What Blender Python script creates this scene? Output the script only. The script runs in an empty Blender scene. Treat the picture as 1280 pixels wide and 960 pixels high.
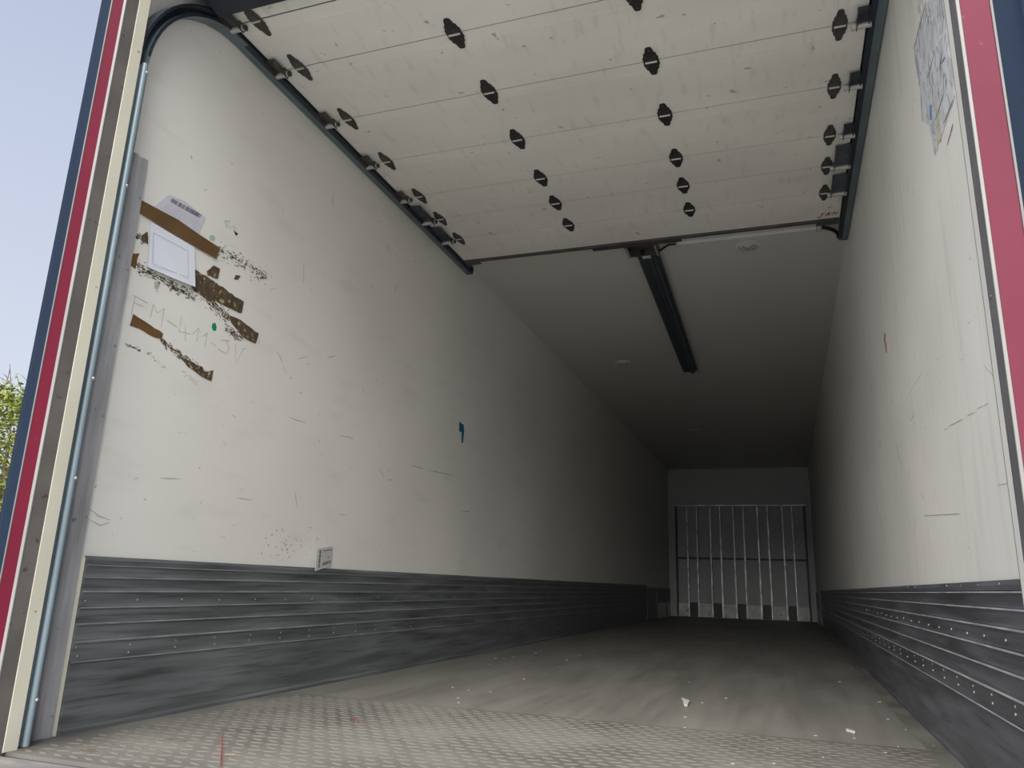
import bpy, bmesh, math, random
from mathutils import Vector, Matrix

S = bpy.context.scene
COL = S.collection
rnd = random.Random(7)

# ------------------------------------------------------------------ camera
cam_data = bpy.data.cameras.new('camera')
cam_data.sensor_width = 36.0
cam_data.lens = 957.67 * 36.0 / 1280.0
cam_data.clip_start = 0.02
cam_data.clip_end = 500
cam = bpy.data.objects.new('camera', cam_data)
COL.objects.link(cam)
_R = Vector((0.94419148, 0.32792162, 0.03114256))
_U = Vector((0.05433041, -0.24828559, 0.96716207))
_F = Vector((-0.3248856, 0.9114942, 0.25224525))
m = Matrix((( _R.x, _U.x, -_F.x, 1.998), (_R.y, _U.y, -_F.y, 0.0), (_R.z, _U.z, -_F.z, 0.463), (0, 0, 0, 1)))
cam.matrix_world = m
S.camera = cam

# ------------------------------------------------------------------ sky, sun, exposure
world = bpy.data.worlds.new('sky')
S.world = world
world.use_nodes = True
wn = world.node_tree
wn.nodes.clear()
w_out = wn.nodes.new('ShaderNodeOutputWorld')
w_bg = wn.nodes.new('ShaderNodeBackground')
w_tc = wn.nodes.new('ShaderNodeTexCoord')
w_sep = wn.nodes.new('ShaderNodeSeparateXYZ')
w_ramp = wn.nodes.new('ShaderNodeValToRGB')
w_ramp.color_ramp.elements[0].position = 0.0
w_ramp.color_ramp.elements[0].color = (0.76, 0.82, 0.92, 1)
w_ramp.color_ramp.elements[1].position = 0.8
w_ramp.color_ramp.elements[1].color = (0.40, 0.465, 0.665, 1)
wn.links.new(w_tc.outputs['Generated'], w_sep.inputs[0])
wn.links.new(w_sep.outputs['Z'], w_ramp.inputs[0])
wn.links.new(w_ramp.outputs[0], w_bg.inputs['Color'])
w_bg.inputs['Strength'].default_value = SKY_STRENGTH = 1.0
wn.links.new(w_bg.outputs[0], w_out.inputs[0])

sun_data = bpy.data.lights.new('hazy_sun', 'SUN')
sun_data.energy = 8.3
sun_data.angle = math.radians(70)          # sun behind thin overcast
sun_data.color = (1.0, 0.97, 0.91)
sun = bpy.data.objects.new('hazy_sun', sun_data)
COL.objects.link(sun)
sun.rotation_euler = Vector((0.04, 0.77, -0.64)).to_track_quat('-Z', 'Y').to_euler()

S.view_settings.view_transform = 'Standard'
S.view_settings.look = 'None'
S.view_settings.gamma = 1.0
S.view_settings.use_curve_mapping = False
S.view_settings.exposure = 0.0

# ------------------------------------------------------------------ main sizes (metres)
W, H, L, Y0 = 2.46, 2.62, 14.407, 1.645     # inside width, height, front wall, rear end of the side walls
GROUND = -1.2

# outlines of the marks, measured on the wall and floor planes in metres: (y, z) on a side wall, (x, y) on the floor
LW = {'tape_long': [(1.793, 1.68), (1.967, 1.69), (2.08, 1.683), (2.19, 1.68), (2.183, 1.63), (2.067, 1.629), (1.927, 1.629), (1.788, 1.635)], 'label': [(1.913, 1.761), (1.984, 1.774), (2.098, 1.763), (2.075, 1.681), (1.972, 1.667), (1.85, 1.677)], 'barcode': [(1.928, 1.755), (2.078, 1.765), (2.07, 1.747), (1.922, 1.738)], 'paper': [(1.853, 1.627), (2.064, 1.626), (2.086, 1.477), (2.021, 1.47), (1.865, 1.463)], 'paper_in': [(1.868, 1.593), (2.034, 1.598), (2.048, 1.497), (1.878, 1.482)], 'tape_corner': [(1.775, 1.477), (1.829, 1.498), (1.822, 1.443), (1.78, 1.445)], 'tape_patch': [(1.826, 1.563), (1.849, 1.59), (1.858, 1.546), (1.826, 1.546)], 'tape_mid': [(2.081, 1.547), (2.165, 1.544), (2.367, 1.522), (2.365, 1.473), (2.216, 1.467), (2.17, 1.455), (2.084, 1.473)], 'tape_scrap': [(2.144, 1.564), (2.176, 1.601), (2.209, 1.6), (2.205, 1.558), (2.15, 1.549)], 'tape_bit': [(2.302, 1.613), (2.33, 1.62), (2.318, 1.598), (2.296, 1.592)], 'tape_low': [(2.283, 1.442), (2.36, 1.444), (2.478, 1.426), (2.47, 1.378), (2.385, 1.382), (2.31, 1.416)], 'tape_bottom': [(1.845, 1.29), (1.906, 1.279), (1.984, 1.266), (1.98, 1.242), (1.923, 1.242), (1.903, 1.247), (1.838, 1.247)], 'tape_end': [(2.067, 1.207), (2.115, 1.209), (2.209, 1.19), (2.249, 1.204), (2.247, 1.161), (2.185, 1.167), (2.119, 1.186)], 'green': [(2.211, 1.378), (2.225, 1.387), (2.236, 1.373), (2.234, 1.358), (2.218, 1.354), (2.211, 1.365)], 'green_pale': [(2.133, 1.703), (2.151, 1.716), (2.165, 1.709), (2.16, 1.696), (2.14, 1.69)], 'pale_dot': [(1.911, 1.428), (1.924, 1.437), (1.935, 1.423), (1.928, 1.408), (1.915, 1.408)], 'res_top': [(2.189, 1.675), (2.492, 1.678)], 'res_mid': [(1.824, 1.454), (2.109, 1.441)], 'res_mid2': [(2.085, 1.482), (2.304, 1.427)], 'res_low': [(2.286, 1.39), (2.387, 1.369)], 'res_bottom': [(1.978, 1.238), (2.222, 1.181)], 'res_fleck': [(1.835, 1.18), (1.896, 1.178)], 'res_fleck2': [(1.93, 1.183), (2.011, 1.146)], 'res_yellow': [(2.098, 1.156), (2.184, 1.138)], 'res_left': [(1.808, 1.557), (1.839, 1.544)], 'pencil': [[(1.832, 1.351), (1.896, 1.346)], [(1.841, 1.349), (1.839, 1.283)], [(1.841, 1.328), (1.882, 1.328)], [(1.922, 1.352), (1.917, 1.3)], [(1.923, 1.349), (1.943, 1.327), (1.971, 1.354)], [(1.971, 1.354), (1.97, 1.285)], [(1.992, 1.316), (2.042, 1.309)], [(2.053, 1.354), (2.054, 1.296), (2.11, 1.305)], [(2.078, 1.325), (2.089, 1.272)], [(2.12, 1.308), (2.145, 1.339), (2.158, 1.326)], [(2.145, 1.338), (2.145, 1.285)], [(2.171, 1.315), (2.192, 1.336)], [(2.192, 1.336), (2.189, 1.283)], [(2.221, 1.307), (2.244, 1.3)], [(2.269, 1.332), (2.319, 1.344)], [(2.299, 1.342), (2.318, 1.311), (2.309, 1.288), (2.26, 1.293)], [(2.352, 1.34), (2.369, 1.269), (2.399, 1.335), (2.419, 1.346)]], 'r3': [[(2.203, 1.8), (2.22, 1.776)], [(2.203, 1.8), (2.232, 1.813), (2.218, 1.789), (2.244, 1.787)], [(2.248, 1.798), (2.274, 1.801), (2.257, 1.784), (2.286, 1.783), (2.273, 1.77)]], 'scuffL': [[(2.613, 1.387), (2.637, 1.372), (2.662, 1.348)], [(2.664, 1.339), (2.69, 1.315)], [(3.609, 2.089), (3.581, 2.03)], [(2.732, 1.851), (2.745, 1.759)], [(2.416, 1.69), (2.456, 1.689), (2.485, 1.674)], [(2.988, 1.47), (3.061, 1.503)], [(2.764, 1.4), (2.836, 1.433)], [(2.911, 2.298), (2.906, 2.22)], [(3.462, 2.269), (3.493, 2.222)], [(2.52, 1.633), (2.557, 1.657)], [(2.744, 1.132), (2.796, 1.13), (2.872, 1.132)], [(3.15, 1.127), (3.232, 1.136), (3.289, 1.136)], [(3.562, 1.027), (3.622, 0.993)], [(3.657, 0.983), (3.725, 0.99)], [(3.649, 1.036), (3.683, 1.035)], [(2.843, 0.82), (2.856, 0.787), (2.868, 0.76)], [(4.95, 1.113), (4.972, 1.088)], [(4.987, 0.951), (4.955, 0.907)], [(4.923, 0.864), (4.94, 0.811)], [(5.557, 0.598), (5.576, 0.547)], [(3.94, 1.102), (4.099, 1.106)], [(4.155, 1.108), (4.513, 1.128)], [(4.689, 0.909), (4.843, 0.929)], [(5.154, 1.211), (5.19, 1.173)], [(4.016, 0.845), (4.036, 0.854)], [(3.202, 0.758), (3.275, 0.76)], [(3.037, 0.636), (3.041, 0.609)], [(2.352, 0.955), (2.37, 0.937)], [(2.383, 1.063), (2.408, 1.058)], [(2.274, 0.708), (2.283, 0.724)], [(2.4, 0.599), (2.435, 0.599)], [(2.461, 0.644), (2.481, 0.653)], [(1.956, 0.756), (1.973, 0.762)], [(2.117, 0.944), (2.128, 0.942)], [(2.147, 0.945), (2.158, 0.946)], [(1.79, 0.646), (1.822, 0.636), (1.839, 0.626), (1.886, 0.618)], [(1.796, 0.616), (1.852, 0.598), (1.884, 0.611)], [(2.066, 0.774), (2.158, 0.784)], [(2.483, 0.781), (2.499, 0.794)], [(2.471, 0.752), (2.562, 0.754)]], 'speckL': [(2.848, 0.544), (2.761, 0.549), (2.81, 0.592), (3.004, 0.589), (2.834, 0.561), (2.932, 0.591), (2.878, 0.62), (2.8, 0.598), (2.714, 0.628), (2.698, 0.585), (2.817, 0.595), (2.831, 0.63), (2.828, 0.577), (2.893, 0.617), (2.788, 0.649), (2.778, 0.655), (2.723, 0.544), (2.66, 0.55), (2.859, 0.597), (2.876, 0.569), (2.923, 0.598), (2.78, 0.602), (2.751, 0.582), (2.774, 0.547), (2.675, 0.612), (2.742, 0.649), (2.989, 0.678), (2.806, 0.601), (2.968, 0.661), (2.922, 0.615), (2.816, 0.606), (2.882, 0.626), (2.828, 0.573), (2.983, 0.677), (2.974, 0.56), (2.794, 0.573), (2.803, 0.529), (2.85, 0.593), (2.813, 0.591), (2.813, 0.613)]}
RW = {'poster': [(2.006, 2.048), (1.828, 1.897), (1.827, 1.857), (1.916, 1.895), (1.904, 1.841), (1.929, 1.816), (1.903, 1.733), (1.933, 1.672), (2.047, 1.674), (2.12, 1.673), (2.211, 1.673), (2.221, 1.714), (2.228, 1.778), (2.314, 1.854), (2.294, 1.933), (2.319, 2.044), (2.309, 2.109), (2.138, 2.103)], 'ochre': [[(2.132, 1.814), (2.122, 1.774), (2.105, 1.731), (2.152, 1.725)], [(2.105, 1.731), (2.116, 1.671), (2.162, 1.688)], [(2.15, 1.729), (2.144, 1.683)]], 'blue': [(2.201, 1.831), (2.171, 1.812), (2.188, 1.776), (2.219, 1.793)], 'dark': [[(2.064, 1.912), (2.121, 1.906), (2.188, 1.91)], [(2.1, 2.094), (2.312, 2.105)], [(1.974, 1.627), (2.058, 1.616)], [(2.059, 1.856), (2.056, 1.841)], [(1.952, 1.739), (1.943, 1.718)], [(2.026, 1.75), (2.15, 1.75)], [(1.946, 1.676), (2.064, 1.685)], [(2.233, 1.931), (2.239, 1.912)], [(2.223, 2.09), (2.24, 2.016)], [(1.987, 1.854), (2.043, 1.834)], [(2.188, 1.688), (2.216, 1.678)], [(2.203, 1.773), (2.198, 1.737)], [(2.296, 2.069), (2.293, 1.984)], [(2.294, 1.933), (2.314, 1.854)], [(1.963, 1.816), (2.012, 1.832)], [(1.993, 1.727), (1.977, 1.678)]], 'red': [(3.518, 1.574), (3.506, 1.552), (3.529, 1.541), (3.511, 1.514), (3.518, 1.48), (3.542, 1.487), (3.545, 1.522), (3.57, 1.554), (3.542, 1.57)], 'scuffR': [[(2.513, 0.942), (2.463, 0.938)], [(2.433, 0.938), (2.26, 0.921)], [(2.204, 0.918), (2.123, 0.91)], [(2.093, 0.912), (2.04, 0.907)], [(2.027, 0.905), (1.992, 0.902)], [(2.504, 1.156), (2.478, 1.15)], [(2.207, 1.069), (2.187, 1.065)], [(2.08, 1.127), (2.058, 1.126)], [(2.791, 1.012), (2.775, 0.996)], [(1.981, 0.991), (1.91, 0.945)], [(4.03, 1.188), (4.005, 1.148)], [(2.493, 1.081), (2.48, 1.075)], [(3.084, 1.089), (2.966, 1.096)], [(5.592, 1.383), (5.606, 1.304)], [(4.058, 1.187), (4.008, 1.141)], [(3.51, 1.079), (3.398, 0.961)], [(2.877, 0.941), (2.878, 0.921)], [(3.004, 0.811), (2.976, 0.787)], [(3.183, 0.748), (3.244, 0.694)], [(2.426, 0.688), (2.421, 0.661)], [(2.291, 0.681), (2.298, 0.625)], [(3.897, 0.603), (3.886, 0.589)], [(1.994, 0.713), (1.85, 0.701)], [(2.347, 0.783), (2.343, 0.752)], [(3.01, 0.736), (2.426, 0.689)], [(4.333, 0.875), (4.239, 0.768)], [(4.536, 1.05), (4.555, 1.003)], [(2.051, 0.822), (2.036, 0.777)], [(2.526, 0.635), (2.525, 0.613)], [(12.145, 1.705), (4.844, 0.958)], [(13.609, 0.989), (4.143, 0.625)]], 'white': [[(2.76, 1.187), (2.981, 1.192), (3.248, 1.188)], [(3.473, 1.188), (3.919, 1.184)], [(4.564, 0.956), (4.564, 0.919)]]}
FL = {'flake': [(1.536, 3.623), (1.557, 3.576), (1.583, 3.536), (1.588, 3.403), (1.572, 3.419), (1.556, 3.519)], 'stick': [(2.167, 3.152), (2.194, 3.111), (2.191, 3.092), (2.165, 3.128)], 'thread': [(0.412, 2.02), (0.526, 1.88), (0.649, 1.726)], 'thread2': [(0.565, 2.489), (0.605, 2.458), (0.645, 2.411)], 'orange': [(0.579, 1.829), (0.607, 1.837)], 'bits': [(0.22, 4.845), (0.274, 4.858), (0.29, 4.994), (0.302, 5.551), (0.709, 4.613), (0.542, 3.416), (0.692, 3.127), (0.745, 3.365), (0.329, 4.455), (0.309, 5.408), (0.635, 5.041), (0.639, 3.372), (0.633, 5.391), (0.744, 3.01), (0.722, 3.908)], 'bits2': [(1.633, 3.549), (1.714, 3.765), (1.493, 4.295), (1.611, 3.137), (1.638, 2.9), (2.06, 2.976), (2.182, 2.993), (1.943, 2.67), (2.07, 2.602), (1.937, 2.442), (1.83, 2.382), (2.36, 4.033), (2.238, 4.801), (2.364, 4.043), (2.339, 3.509), (2.372, 3.276), (2.414, 2.977), (2.303, 2.906), (2.252, 2.77), (2.062, 2.977), (2.242, 4.808)]}

# ------------------------------------------------------------------ materials
def mat(name, col, rough=0.5, metal=0.0, var=0.0, scale=3.0, stretch=(1, 1, 1), spots=None, bump=0.0, bscale=40.0,
        spec=0.5, rvar=0.0, streak=None):
    """plain surface + real dirt: large soft variation, stretched streaks, small spots"""
    m = bpy.data.materials.new(name)
    m.use_nodes = True
    nt = m.node_tree
    b = nt.nodes['Principled BSDF']
    b.inputs['Roughness'].default_value = rough
    b.inputs['Metallic'].default_value = metal
    b.inputs['Specular IOR Level'].default_value = spec
    tc = nt.nodes.new('ShaderNodeTexCoord')
    def noise(sc, st, detail=5.0):
        mp = nt.nodes.new('ShaderNodeMapping')
        mp.inputs['Scale'].default_value = st
        nt.links.new(tc.outputs['Object'], mp.inputs[0])
        n = nt.nodes.new('ShaderNodeTexNoise')
        n.inputs['Scale'].default_value = sc
        n.inputs['Detail'].default_value = detail
        nt.links.new(mp.outputs[0], n.inputs['Vector'])
        return n.outputs['Fac']
    def ramp(fac, p0, c0, p1, c1):
        r = nt.nodes.new('ShaderNodeValToRGB')
        r.color_ramp.elements[0].position = p0
        r.color_ramp.elements[0].color = (*c0, 1)
        r.color_ramp.elements[1].position = p1
        r.color_ramp.elements[1].color = (*c1, 1)
        nt.links.new(fac, r.inputs[0])
        return r.outputs[0]
    def mult(a, bb):
        x = nt.nodes.new('ShaderNodeMix')
        x.data_type = 'RGBA'
        x.blend_type = 'MULTIPLY'
        x.inputs[0].default_value = 1.0
        nt.links.new(a, x.inputs[6])
        nt.links.new(bb, x.inputs[7])
        return x.outputs[2]
    rgb = nt.nodes.new('ShaderNodeRGB')
    rgb.outputs[0].default_value = (*col, 1)
    cur = rgb.outputs[0]
    if var:
        f = noise(scale, stretch)
        cur = mult(cur, ramp(f, 0.3, (1 - var,) * 3, 0.7, (1 + var * 0.4,) * 3))
        if rvar:
            mr = nt.nodes.new('ShaderNodeMapRange')
            mr.inputs[1].default_value = 0.3
            mr.inputs[2].default_value = 0.7
            mr.inputs[3].default_value = rough - rvar
            mr.inputs[4].default_value = rough + rvar
            nt.links.new(f, mr.inputs[0])
            nt.links.new(mr.outputs[0], b.inputs['Roughness'])
    if streak:                                   # (scale, stretch, strength, threshold)
        f = noise(streak[0], streak[1], 3.0)
        cur = mult(cur, ramp(f, streak[3], (1, 1, 1), streak[3] + 0.16, (1 - streak[2],) * 3))
    if spots:                                    # (scale, threshold, colour factor)
        f = noise(spots[0], (1, 1, 1), 2.0)
        cur = mult(cur, ramp(f, spots[1], (1, 1, 1), spots[1] + 0.05, spots[2]))
    nt.links.new(cur, b.inputs['Base Color'])
    if bump:
        f = noise(bscale, stretch)
        bp = nt.nodes.new('ShaderNodeBump')
        bp.inputs['Strength'].default_value = bump
        bp.inputs['Distance'].default_value = 0.004
        nt.links.new(f, bp.inputs['Height'])
        nt.links.new(bp.outputs[0], b.inputs['Normal'])
    return m

M = {}
M['wall'] = mat('white_wall_panel', (0.78, 0.768, 0.718), 0.42, var=0.07, scale=1.1, streak=(5.0, (1, 0.6, 2.2), 0.06, 0.56),
                spots=(34, 0.72, (0.6, 0.58, 0.52)), bump=0.05, bscale=60, rvar=0.06)
M['wall_right'] = mat('white_wall_panel_scuffed', (0.785, 0.775, 0.735), 0.42, var=0.07, scale=1.2,
                      streak=(4.0, (1, 5.0, 0.5), 0.10, 0.55), spots=(34, 0.73, (0.6, 0.58, 0.52)), bump=0.05, bscale=60, rvar=0.06)
M['ceiling'] = mat('white_roof_panel', (0.64, 0.62, 0.59), 0.45, var=0.05, scale=1.0, spots=(30, 0.74, (0.6, 0.6, 0.6)))
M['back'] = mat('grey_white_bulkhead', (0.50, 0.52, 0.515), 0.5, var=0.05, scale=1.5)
M['door'] = mat('dirty_white_door_panel', (0.79, 0.778, 0.722), 0.48, var=0.10, scale=2.2, stretch=(0.6, 1.5, 1),
                streak=(9.0, (3.0, 0.7, 1), 0.12, 0.57), spots=(22, 0.70, (0.55, 0.53, 0.48)), bump=0.04, bscale=60)
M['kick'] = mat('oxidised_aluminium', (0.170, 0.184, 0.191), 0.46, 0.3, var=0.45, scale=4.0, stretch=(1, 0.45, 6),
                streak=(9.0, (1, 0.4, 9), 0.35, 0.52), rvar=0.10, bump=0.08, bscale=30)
M['kick_edge'] = mat('pale_aluminium_edge', (0.50, 0.51, 0.52), 0.4, 0.2, var=0.4, scale=9, stretch=(1, 1, 1))
M['kick_edge_dull'] = mat('dull_aluminium_edge', (0.31, 0.32, 0.33), 0.45, 0.2, var=0.4, scale=9)
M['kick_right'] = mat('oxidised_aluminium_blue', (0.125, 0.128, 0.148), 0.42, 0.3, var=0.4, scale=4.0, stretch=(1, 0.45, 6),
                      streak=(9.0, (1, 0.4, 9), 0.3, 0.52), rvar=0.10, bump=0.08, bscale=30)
M['rivet'] = mat('rivet_metal', (0.30, 0.30, 0.29), 0.45, 0.4)
M['floor'] = mat('worn_dark_floor', (0.19, 0.183, 0.165), 0.5, 0.1, var=0.14, scale=2.3, stretch=(2.2, 0.5, 1),
                 streak=(6.0, (3.5, 0.18, 1), 0.13, 0.50), spots=(60, 0.74, (1.6, 1.6, 1.55)), bump=0.1, bscale=30, rvar=0.10)
M['tread'] = mat('dusty_tread_plate', (0.158, 0.150, 0.134), 0.55, 0.1, var=0.35, scale=3.0, spots=(45, 0.7, (0.7, 0.68, 0.62)), bump=0.1, bscale=80, rvar=0.1)
M['treadbar'] = mat('worn_tread_bar', (0.160, 0.154, 0.140), 0.52, 0.1, var=0.15, scale=8)
M['slate'] = mat('slate_blue_paint', (0.011, 0.019, 0.036), 0.65, spec=0.06, var=0.15, scale=3, stretch=(1, 1, 0.3))
M['red'] = mat('red_marking_band', (0.088, 0.006, 0.017), 0.55, spec=0.07, var=0.12, scale=4, spots=(30, 0.75, (1.3, 2.2, 2.0)))
M['red_hazed'] = mat('hazed_red_marking_band', (0.130, 0.022, 0.042), 0.5, spec=0.12, var=0.12, scale=4, spots=(30, 0.75, (1.3, 2.2, 2.0)))  # pinkish glare haze mixed into the right band's red
M['white_edge'] = mat('white_edge_trim', (0.215, 0.21, 0.20), 0.5, var=0.12, scale=6)
M['white_dull'] = mat('dull_white_jamb_board', (0.62, 0.61, 0.58), 0.5, var=0.1, scale=5)
M['grey_edge'] = mat('grey_edge_trim', (0.14, 0.135, 0.135), 0.5, var=0.15, scale=6)
M['jamb'] = mat('grimy_grey_jamb', (0.155, 0.143, 0.130), 0.6, var=0.25, scale=4, stretch=(1, 1, 2), spots=(40, 0.7, (0.5, 0.5, 0.5)))
M['jamb_right'] = mat('slate_grey_jamb', (0.115, 0.115, 0.125), 0.6, var=0.2, scale=4, stretch=(1, 1, 2))
M['cream'] = mat('cream_jamb_board', (0.74, 0.71, 0.58), 0.5, var=0.12, scale=5, stretch=(1, 1, 0.5), spots=(28, 0.71, (0.45, 0.40, 0.33)))
M['track'] = mat('blue_grey_track_steel', (0.150, 0.200, 0.225), 0.36, 0.35, var=0.25, scale=5, stretch=(1, 1, 0.4), rvar=0.08)
M['track_highlight'] = mat('highlit_blue_grey_steel', (0.24, 0.31, 0.345), 0.4, 0.2, var=0.25, scale=5, stretch=(1, 1, 0.4))  # highlight on the upright lip put into a paler steel colour
M['alu'] = mat('brushed_aluminium_strip', (0.50, 0.50, 0.52), 0.42, 0.3, var=0.3, scale=8, stretch=(1, 3, 0.35), spots=(22, 0.68, (0.45, 0.45, 0.48)))
M['hinge'] = mat('dark_tarnished_hinge', (0.040, 0.040, 0.042), 0.5, 0.3, var=0.3, scale=20)
M['hinge_dull'] = mat('greyed_tarnished_hinge', (0.085, 0.080, 0.070), 0.55, 0.3, var=0.4, scale=20)
M['zinc'] = mat('pale_zinc_steel', (0.52, 0.52, 0.50), 0.38, 0.3, var=0.2, scale=15)
M['plate'] = mat('blue_black_bracket', (0.055, 0.060, 0.085), 0.4, 0.3, var=0.5, scale=30)
M['plate_long'] = mat('blue_grey_bracket', (0.10, 0.12, 0.145), 0.4, 0.3, var=0.4, scale=30)
M['darkbar'] = mat('dark_grey_rail', (0.085, 0.082, 0.082), 0.5, 0.3, var=0.3, scale=10)
M['navy'] = mat('navy_rubber_and_shade', (0.018, 0.024, 0.042), 0.55, var=0.2, scale=6)
M['black'] = mat('black_plastic', (0.010, 0.011, 0.014), 0.45)
M['guide'] = mat('blue_black_rail', (0.050, 0.062, 0.080), 0.4, 0.3, var=0.25, scale=6)
M['bar'] = mat('worn_bulkhead_bar', (0.40, 0.41, 0.41), 0.42, 1.0, var=0.6, scale=6, stretch=(1, 1, 1.2))
M['barframe'] = mat('dark_bulkhead_frame', (0.05, 0.055, 0.055), 0.45, 0.4, var=0.3, scale=9)
M['block'] = mat('white_foot_block', (0.88, 0.85, 0.82), 0.5, var=0.25, scale=9, spots=(14, 0.66, (0.5, 0.45, 0.4)))
M['lamp'] = mat('grey_translucent_lens', (0.55, 0.55, 0.53), 0.25, var=0.1, scale=10)
M['lightbar'] = mat('off_white_light_housing', (0.60, 0.62, 0.60), 0.4, var=0.1, scale=6)
M['paper'] = mat('bluish_white_paper', (0.74, 0.77, 0.85), 0.6, var=0.03, scale=6)
M['label'] = mat('lilac_grey_label', (0.60, 0.59, 0.65), 0.55, var=0.10, scale=14)
M['ink'] = mat('faded_black_ink', (0.10, 0.09, 0.13), 0.7)
M['paleink'] = mat('pale_grey_ink', (0.52, 0.54, 0.62), 0.7)
M['tape'] = mat('brown_packing_tape', (0.145, 0.078, 0.030), 0.35, var=0.25, scale=14)
M['tape_old'] = mat('aged_brown_tape', (0.105, 0.074, 0.042), 0.5, var=0.5, scale=45, spots=(55, 0.60, (4.0, 4.6, 5.4)))
M['pencil'] = mat('pencil_line', (0.47, 0.45, 0.41), 0.6)
M['scuff'] = mat('grey_scuff', (0.36, 0.345, 0.315), 0.6)
M['scuff_soft'] = mat('faint_grey_scuff', (0.45, 0.435, 0.40), 0.6)
M['scratch'] = mat('white_scratch', (0.85, 0.84, 0.81), 0.4)
M['green'] = mat('green_sticker', (0.0, 0.24, 0.14), 0.4)
M['palegreen'] = mat('pale_green_dot', (0.36, 0.50, 0.44), 0.5)
M['teal'] = mat('teal_tape', (0.01, 0.16, 0.26), 0.4, var=0.6, scale=60)
M['redmark'] = mat('red_brown_mark', (0.32, 0.13, 0.10), 0.6)
M['ochre'] = mat('ochre_print', (0.50, 0.45, 0.27), 0.6)
M['blueprint'] = mat('blue_print', (0.16, 0.24, 0.42), 0.6)
M['poster'] = mat('torn_printed_sheet', (0.60, 0.62, 0.66), 0.55, var=0.28, scale=9, stretch=(1, 2.0, 1.0),
                  streak=(18, (1, 2.5, 1), 0.35, 0.55), spots=(38, 0.62, (0.6, 0.6, 0.64)))
M['card'] = mat('white_card', (0.72, 0.71, 0.70), 0.6, var=0.06, scale=40)
M['thread'] = mat('red_thread', (0.26, 0.035, 0.035), 0.7)
M['orange'] = mat('orange_thread', (0.28, 0.17, 0.10), 0.7)
M['scrap'] = mat('off_white_scrap', (0.48, 0.48, 0.47), 0.7, var=0.2, scale=60)
M['crumb'] = mat('grey_crumb', (0.34, 0.34, 0.325), 0.8)
M['redink'] = mat('red_ink', (0.42, 0.07, 0.08), 0.6)
M['sill'] = mat('scraped_sill_steel', (0.30, 0.29, 0.28), 0.45, 0.4, var=0.35, scale=7, stretch=(1, 3, 1))
M['skin'] = mat('white_outer_skin', (0.72, 0.72, 0.72), 0.35, var=0.05, scale=1)
M['concrete'] = mat('pale_yard_concrete', (0.45, 0.44, 0.415), 0.9, var=0.2, scale=0.8, bump=0.3, bscale=60)
M['bark'] = mat('brown_bark', (0.12, 0.085, 0.06), 0.9, var=0.4, scale=8, stretch=(1, 1, 0.2), bump=0.5, bscale=20)
M['leaf'] = mat('yellow_green_leaf', (0.19, 0.225, 0.024), 0.55, var=0.5, scale=1.6)
M['mud'] = mat('dry_mud', (0.10, 0.08, 0.06), 0.9)

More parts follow.
